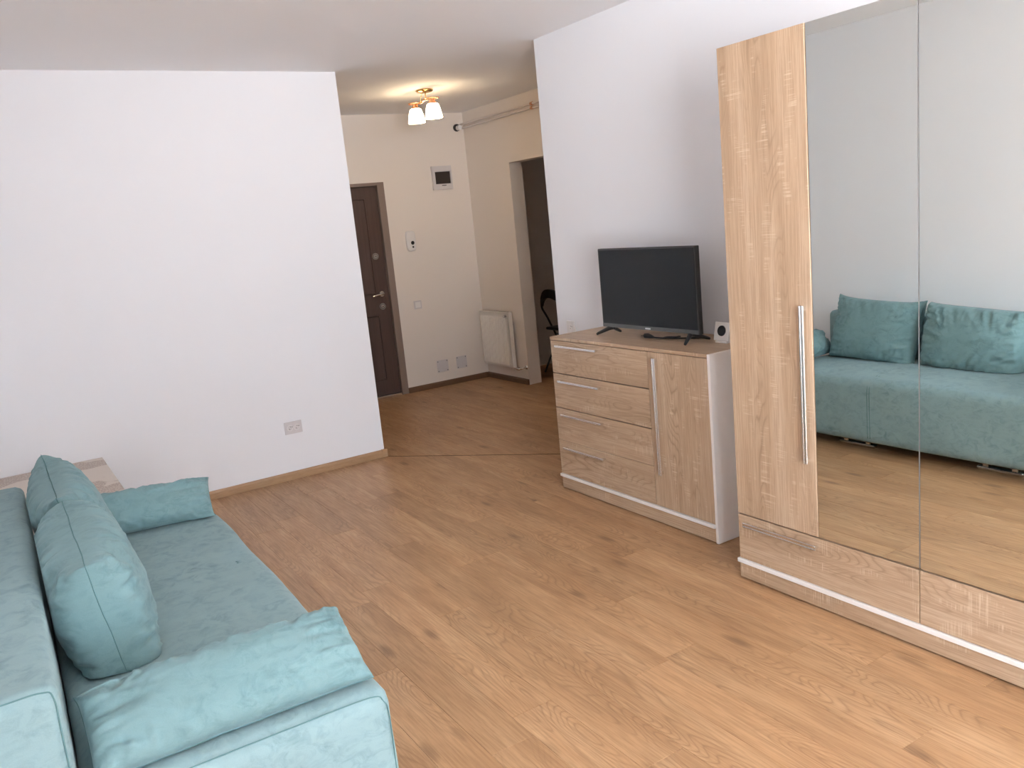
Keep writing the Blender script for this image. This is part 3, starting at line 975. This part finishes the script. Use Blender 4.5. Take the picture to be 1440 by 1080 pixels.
for C_ in (SA, SB):
    b = bmesh.new()
    lathe(b, (C_.x, C_.y, 2.533), [(0.001, 0.038), (0.018, 0.036), (0.024, 0.014), (0.034, 0.006), (0.036, 0.0), (0.001, 0.0005)], 24)
    h_ = obj('lamp_holder', b, M['brass'], cl, True, angle=50)
    b = bmesh.new()
    n = 32
    rings = []
    for r, z, sq in ((0.001, 2.5320, 0.0), (0.036, 2.5320, 0.3), (0.044, 2.528, 0.5), (0.053, 2.50, 0.8), (0.061, 2.46, 1.0), (0.067, 2.422, 1.0),
                     (0.064, 2.422, 1.0), (0.058, 2.46, 1.0), (0.050, 2.50, 0.8), (0.040, 2.524, 0.5), (0.001, 2.526, 0.0)):
        row = []
        for k in range(n):
            a = 2*PI*k/n + 0.3
            f = 1+0.10*sq*(abs(math.sin(2*a))-0.5)
            row.append(b.verts.new((C_.x+r*f*math.cos(a), C_.y+r*f*math.sin(a), z)))
        rings.append(row)
    for A, B_ in zip(rings, rings[1:]):
        for k in range(n):
            b.faces.new((A[k], A[(k+1) % n], B_[(k+1) % n], B_[k]))
    obj('shade', b, M['opal'], cl, True, angle=60)

# ------------------------------------------------------------------ folding chair beyond the doorway
fc = thing('folding_chair', (4.87, 6.93, 0), 'black folding chair standing in the dim room beyond the hall doorway', 'chair')
FX, FY = 4.80, 6.93
def ctube(name, pts, r, mat, n=6):
    b = bmesh.new()
    tube(b, smooth_path(pts, n), r, 8)
    return obj(name, b, mat, fc, True)
hw = 0.205
ctube('back_frame', [(FX+0.32, FY+hw, 0.011), (FX+0.19, FY+hw, 0.30), (FX+0.07, FY+hw, 0.56), (FX+0.01, FY+hw, 0.68), (FX-0.02, FY+hw-0.07, 0.80), (FX-0.03, FY, 0.85),
                     (FX-0.02, FY-hw+0.07, 0.80), (FX+0.01, FY-hw, 0.68), (FX+0.07, FY-hw, 0.56), (FX+0.19, FY-hw, 0.30), (FX+0.32, FY-hw, 0.011)], 0.011, M['black'])
for s in (-1, 1):
    y = FY+s*(hw-0.03)
    ctube('leg', [(FX-0.04, y, 0.011), (FX+0.10, y, 0.25), (FX+0.26, y, 0.47), (FX+0.34, y, 0.55)], 0.010, M['alu'] if s < 0 else M['black'])
b = bmesh.new()
bx(b, FX+0.02, FX+0.40, FY-0.185, FY+0.185, 0.445, 0.475, 0.012)
obj('seat', b, M['black'], fc)
b = bmesh.new()
n = 14
rows = []
for i in range(n+1):
    a = -1+2*i/n
    y = FY+a*0.19
    zc = 0.835-0.10*abs(a)**2.2
    x = FX-0.030+0.035*a*a
    rows.append([b.verts.new((x+dx, y, zc+dz)) for dx, dz in ((-0.016, -0.05), (-0.016, 0.035), (0.016, 0.035), (0.016, -0.05))])
for A, B_ in zip(rows, rows[1:]):
    for k in range(4):
        b.faces.new((A[k], A[(k+1) % 4], B_[(k+1) % 4], B_[k]))
b.faces.new(rows[0]); b.faces.new(rows[-1][::-1])
obj('backrest', b, M['black'], fc, True, angle=50)
b = bmesh.new()
tube(b, [(FX+0.155, FY-hw, 0.38), (FX+0.155, FY+hw, 0.38)], 0.009, 8)
obj('stretcher', b, M['black'], fc, True)

# ------------------------------------------------------------------ low lace-topped table between sofa and back wall
lt = thing('low_table', (0.11, 5.02, 0), 'low table with beige lace-print top behind the sofa', 'table')
tx0, tx1, ty0, ty1, tz = -0.225, 0.452, 4.20, YF-0.003, 0.425
obj('table_top', box(tx0, tx1, ty0, ty1, tz-0.035, tz, 0.003), M['lace'], lt)
for px in (tx0+0.03, tx1-0.07):
    for py in (ty0+0.03, ty1-0.085):
        obj('leg', box(px, px+0.04, py, py+0.04, 0.0003, tz-0.0352, 0.003), M['white'], lt)
obj('apron', box(tx0+0.072, tx1-0.072, ty0+0.04, ty0+0.055, tz-0.10, tz-0.0352), M['white'], lt)

# ------------------------------------------------------------------ sofa
def rounded_box(x0, x1, y0, y1, z0, z1, r, n, bulge=None, seed=0.0):
    """Box of n subdivided sides with all edges rounded by r; bulge(p, normal) may push points out."""
    nx, ny, nz = n
    b = bmesh.new()
    idx = {}
    def cs(a, c, k, m):
        # sample positions that crowd near the ends so that the rounding stays smooth
        t = k/m
        L = c-a
        e = min(0.45, 1.6*r/L)
        q = max(2, m//5)
        if k <= q:
            return a + L*e*(k/q)
        if k >= m-q:
            return c - L*e*((m-k)/q)
        return a + L*(e+(1-2*e)*((k-q)/(m-2*q)))
    def V(i, j, k):
        key = (i, j, k)
        if key not in idx:
            p = Vector((cs(x0, x1, i, nx), cs(y0, y1, j, ny), cs(z0, z1, k, nz)))
            inn = Vector((min(max(p.x, x0+r), x1-r), min(max(p.y, y0+r), y1-r), min(max(p.z, z0+r), z1-r)))
            d = p-inn
            nrm = d.normalized() if d.length > 1e-9 else Vector((0, 0, 1))
            # faces hold points on planes: project onto the rounded surface
            m = max(abs(d.x), abs(d.y), abs(d.z))
            q = inn + nrm*r if d.length > 1e-9 else p
            if bulge:
                q = q + bulge(q, nrm)
            idx[key] = b.verts.new(q)
        return idx[key]
    def quad(a, c, d, e):
        b.faces.new((a, c, d, e))
    for i in range(nx):
        for j in range(ny):
            for k in (0, nz):
                quad(V(i, j, k), V(i+1, j, k), V(i+1, j+1, k), V(i, j+1, k))
    for i in range(nx):
        for k in range(nz):
            for j in (0, ny):
                quad(V(i, j, k), V(i+1, j, k), V(i+1, j, k+1), V(i, j, k+1))
    for j in range(ny):
        for k in range(nz):
            for i in (0, nx):
                quad(V(i, j, k), V(i, j+1, k), V(i, j+1, k+1), V(i, j, k+1))
    return b

SY0, SY1 = 1.886, 3.800
SFX = 0.712                      # front of the seat
SEAT = 0.458
sofa = thing('sofa', (0.25, (SY0+SY1)/2, 0), 'teal velour sofa on chrome skids along the left wall', 'sofa')
def seat_bulge(p, n):
    f = 0.0
    if n.z > 0.2:
        u = (p.x-0.0)/0.71
        w = (p.y-SY0)/(SY1-SY0)
        f = 0.010*max(0, math.sin(PI*min(max(u, 0), 1)))*max(0, math.sin(PI*min(max(w, 0), 1)))**0.5
    wv = 0.0035*(mnoise.noise(p*3.1)+0.5*mnoise.noise(p*8.3))
    if n.x > 0.6:
        wv += 0.005*mnoise.noise(Vector((0, p.y*3.3, p.z*5.0)))+0.004*math.sin(PI*(p.z-0.06)/0.4)
    return n*(f+wv)
seat = obj('seat', rounded_box(0.002, SFX, SY0, SY1, 0.062, SEAT, 0.050, (22, 44, 16), seat_bulge), M['sofa'], sofa, True)
def back_bulge(p, n):
    return n*0.003*(mnoise.noise(p*3.7)+0.5*mnoise.noise(p*9.1))
back = obj('backrest', rounded_box(-0.205, 0.0, SY0+0.012, SY1+0.060, 0.062, 0.742, 0.034, (14, 40, 22), back_bulge), M['sofa'], sofa, True)
# seams: stitched lines that sit in the fabric
def seam(parent, pts, r=0.0022, name='seam', n=6):
    b = bmesh.new()
    tube(b, smooth_path(pts, n), r, 6)
    return obj(name, b, M['thread'], parent, True)
seam(seat, [(0.03, SY0+0.012, SEAT-0.010), (0.25, SY0+0.010, SEAT-0.008), (0.48, SY0+0.010, SEAT-0.008), (SFX-0.055, SY0+0.012, SEAT-0.012), (SFX-0.020, SY0+0.012, SEAT-0.035), (SFX-0.010, SY0+0.010, SEAT-0.09), (SFX-0.012, SY0+0.010, 0.10)], 0.0016)
for dy in (0.0, 0.016):
    seam(seat, [(SFX-0.10, 3.05+dy, SEAT+0.006), (SFX-0.03, 3.05+dy, SEAT-0.010), (SFX+0.001, 3.05+dy, SEAT-0.05), (SFX+0.0055, 3.05+dy, 0.30), (SFX+0.003, 3.05+dy, 0.10)], 0.0019)
seam(back, [(-0.20, SY0+0.0225, 0.733), (-0.10, SY0+0.0225, 0.7335), (-0.03, SY0+0.0225, 0.7325), (-0.0105, SY0+0.0215, 0.712), (-0.0095, SY0+0.0205, 0.60), (-0.0095, SY0+0.0205, 0.10)], 0.0018)
for (fx, fy) in ((0.585, 2.228), (0.585, 3.10), (-0.16, 2.228), (-0.16, 3.10)):
    b = bmesh.new()
    bx(b, fx-0.02, fx+0.02, fy, fy+0.245, 0.0004, 0.022, 0.006)
    bx(b, fx-0.012, fx+0.012, fy+0.03, fy+0.06, 0.020, 0.064)
    bx(b, fx-0.012, fx+0.012, fy+0.185, fy+0.215, 0.020, 0.064)
    obj('foot', b, M['chrome'], sofa)
sofa.rotation_euler = (0, 0, -0.012)

# ------------------------------------------------------------------ cushions
def pillow(name, w, h, t, mat, seed, nu=88, nv=66, concave=0.05, plump=0.42, wr=0.010, ear=0.02):
    """A stuffed cushion: w along local X, h along local Y, t thick along Z; seam round the rim, pulled corners, puckers."""
    b = bmesh.new()
    def crowd(k, m):
        s = -1+2*k/m
        return math.copysign(abs(math.sin(s*PI/2)), s)*0.75+s*0.25
    def edge(u, v):
        x = u*w/2*(1-concave*(1-abs(v)**2.4)*abs(u)**3)
        y = v*h/2*(1-concave*(1-abs(u)**2.4)*abs(v)**3)
        k = (abs(u)*abs(v))**8
        x += math.copysign(ear*k, u)
        y += math.copysign(ear*k, v)
        return x, y
    def thick(u, v):
        a = (1-abs(u)**2.6)
        c = (1-abs(v)**2.6)
        return max(0.0, a*c)**plump
    top, bot = {}, {}
    for i in range(nu+1):
        for j in range(nv+1):
            u, v = crowd(i, nu), crowd(j, nv)
            x, y = edge(u, v)
            th = thick(u, v)
            # puckers run in from the seam, strongest a little inside it
            eu, ev = 1-abs(u), 1-abs(v)
            pu = math.exp(-ev*3.5)*(crease(x*22+ev*2, seed+math.copysign(3, v)+ev*1.5)+0.6*crease(x*47, seed*2+ev*2))
            pv_ = math.exp(-eu*3.5)*(crease(y*22+eu*2, seed+math.copysign(7, u)+eu*1.5)+0.6*crease(y*47, seed*3+eu*2))
            lump = mnoise.noise(Vector((x*5, y*5, seed)))*0.7+mnoise.noise(Vector((x*11, y*11, seed+9)))*0.3
            rim = th > 0.0
            z1 = t/2*th + (wr*(pu+pv_)+0.010*lump)*min(1, th*1.2)
            z2 = -t/2*th + (-wr*(pu+pv_)*0.8+0.010*mnoise.noise(Vector((x*5, y*5, seed+30))))*min(1, th*1.2)
            wob = 0.004*mnoise.noise(Vector((x*9, y*9, seed+50)))
            if i in (0, nu) or j in (0, nv):
                top[i, j] = bot[i, j] = b.verts.new((x, y, wob))
            else:
                top[i, j] = b.verts.new((x, y, z1+wob))
                bot[i, j] = b.verts.new((x, y, z2+wob))
    for S, fl in ((top, False), (bot, True)):
        for i in range(nu):
            for j in range(nv):
                f = (S[i, j], S[i+1, j], S[i+1, j+1], S[i, j+1])
                if len(set(f)) == 4:
                    b.faces.new(f[::-1] if fl else f)
    rim = [top[i, 0].co.copy() for i in range(nu)] + [top[nu, j].co.copy() for j in range(nv)] + \
          [top[i, nv].co.copy() for i in range(nu, 0, -1)] + [top[0, j].co.copy() for j in range(nv, 0, -1)]
    return b, rim

def crease(a, c):
    return 0.5-abs(mnoise.noise(Vector((a, c, 0.37))))*2.2

def place_pillow(name, dims, seed, mat4, label, group, squash=None, **k):
    b, rim = pillow(name, *dims, M['cush'], seed, **k)
    c = mat4.translation
    R = mat4.to_3x3()
    def tr(p):
        q = R @ p + c
        return squash(q) if squash else q
    for v in b.verts:
        v.co = tr(v.co)
    rim = [tr(p) for p in rim]
    o = obj(name, b, M['cush'], None, True, org=c)
    tag(o, label, 'cushion', group)
    bb = bmesh.new()
    tube(bb, rim, 0.0015, 6, closed=True)
    obj('seam', bb, M['thread'], o, True)
    return o

def frame(cx, cy, cz, ux, uy):
    """ux: direction of the pillow's width, uy: of its height."""
    ux = Vector(ux).normalized()
    uy = Vector(uy)
    uy = (uy-ux*uy.dot(ux)).normalized()
    uz = ux.cross(uy)
    return Matrix(((ux.x, uy.x, uz.x, cx), (ux.y, uy.y, uz.y, cy), (ux.z, uy.z, uz.z, cz), (0, 0, 0, 1)))

def keep(q):
    # soft stop against seat and back of the sofa
    zmin = SEAT+0.011
    if q.z < zmin:
        q.z = zmin + (q.z-zmin)*0.04
    xmin = 0.008
    if q.x < xmin:
        q.x = xmin + (q.x-xmin)*0.04
    return q

lean = (-0.055, 0.0, 0.37)
place_pillow('throw_cushion', (0.595, 0.395, 0.275), 1.3, frame(0.136, 2.742, 0.622, (0.0, 1, 0.06), lean),
             'large teal back cushion nearest the camera, showing its seamed end', 'back cushions on the sofa', keep, plump=0.26, concave=0.012, ear=0.006, wr=0.026)
place_pillow('throw_cushion', (0.600, 0.41, 0.24), 5.7, frame(0.150, 3.390, 0.648, (0.0, 1, 0.045), (-0.10, 0.0, 0.37)),
             'large teal back cushion at the far end, behind the nearer one', 'back cushions on the sofa', keep, plump=0.32, concave=0.04, ear=0.016, wr=0.022)
place_pillow('bolster_cushion', (0.655, 0.235, 0.170), 2.9, frame(0.348, 2.052, 0.524, (1, 0.0, 0.0), (0, 0.88, 0.46)),
             'long teal bolster lying across the near end of the sofa', 'bolsters at the sofa ends', keep, plump=0.30, concave=0.012, ear=-0.006, wr=0.022)
place_pillow('bolster_cushion', (0.58, 0.19, 0.195), 8.1, frame(0.408, 3.782, 0.534, (1, -0.13, -0.02), (0, 0.62, 0.78)),
             'long teal bolster standing at the far end of the sofa', 'bolsters at the sofa ends', keep, plump=0.30, concave=0.02, ear=0.004, wr=0.022)
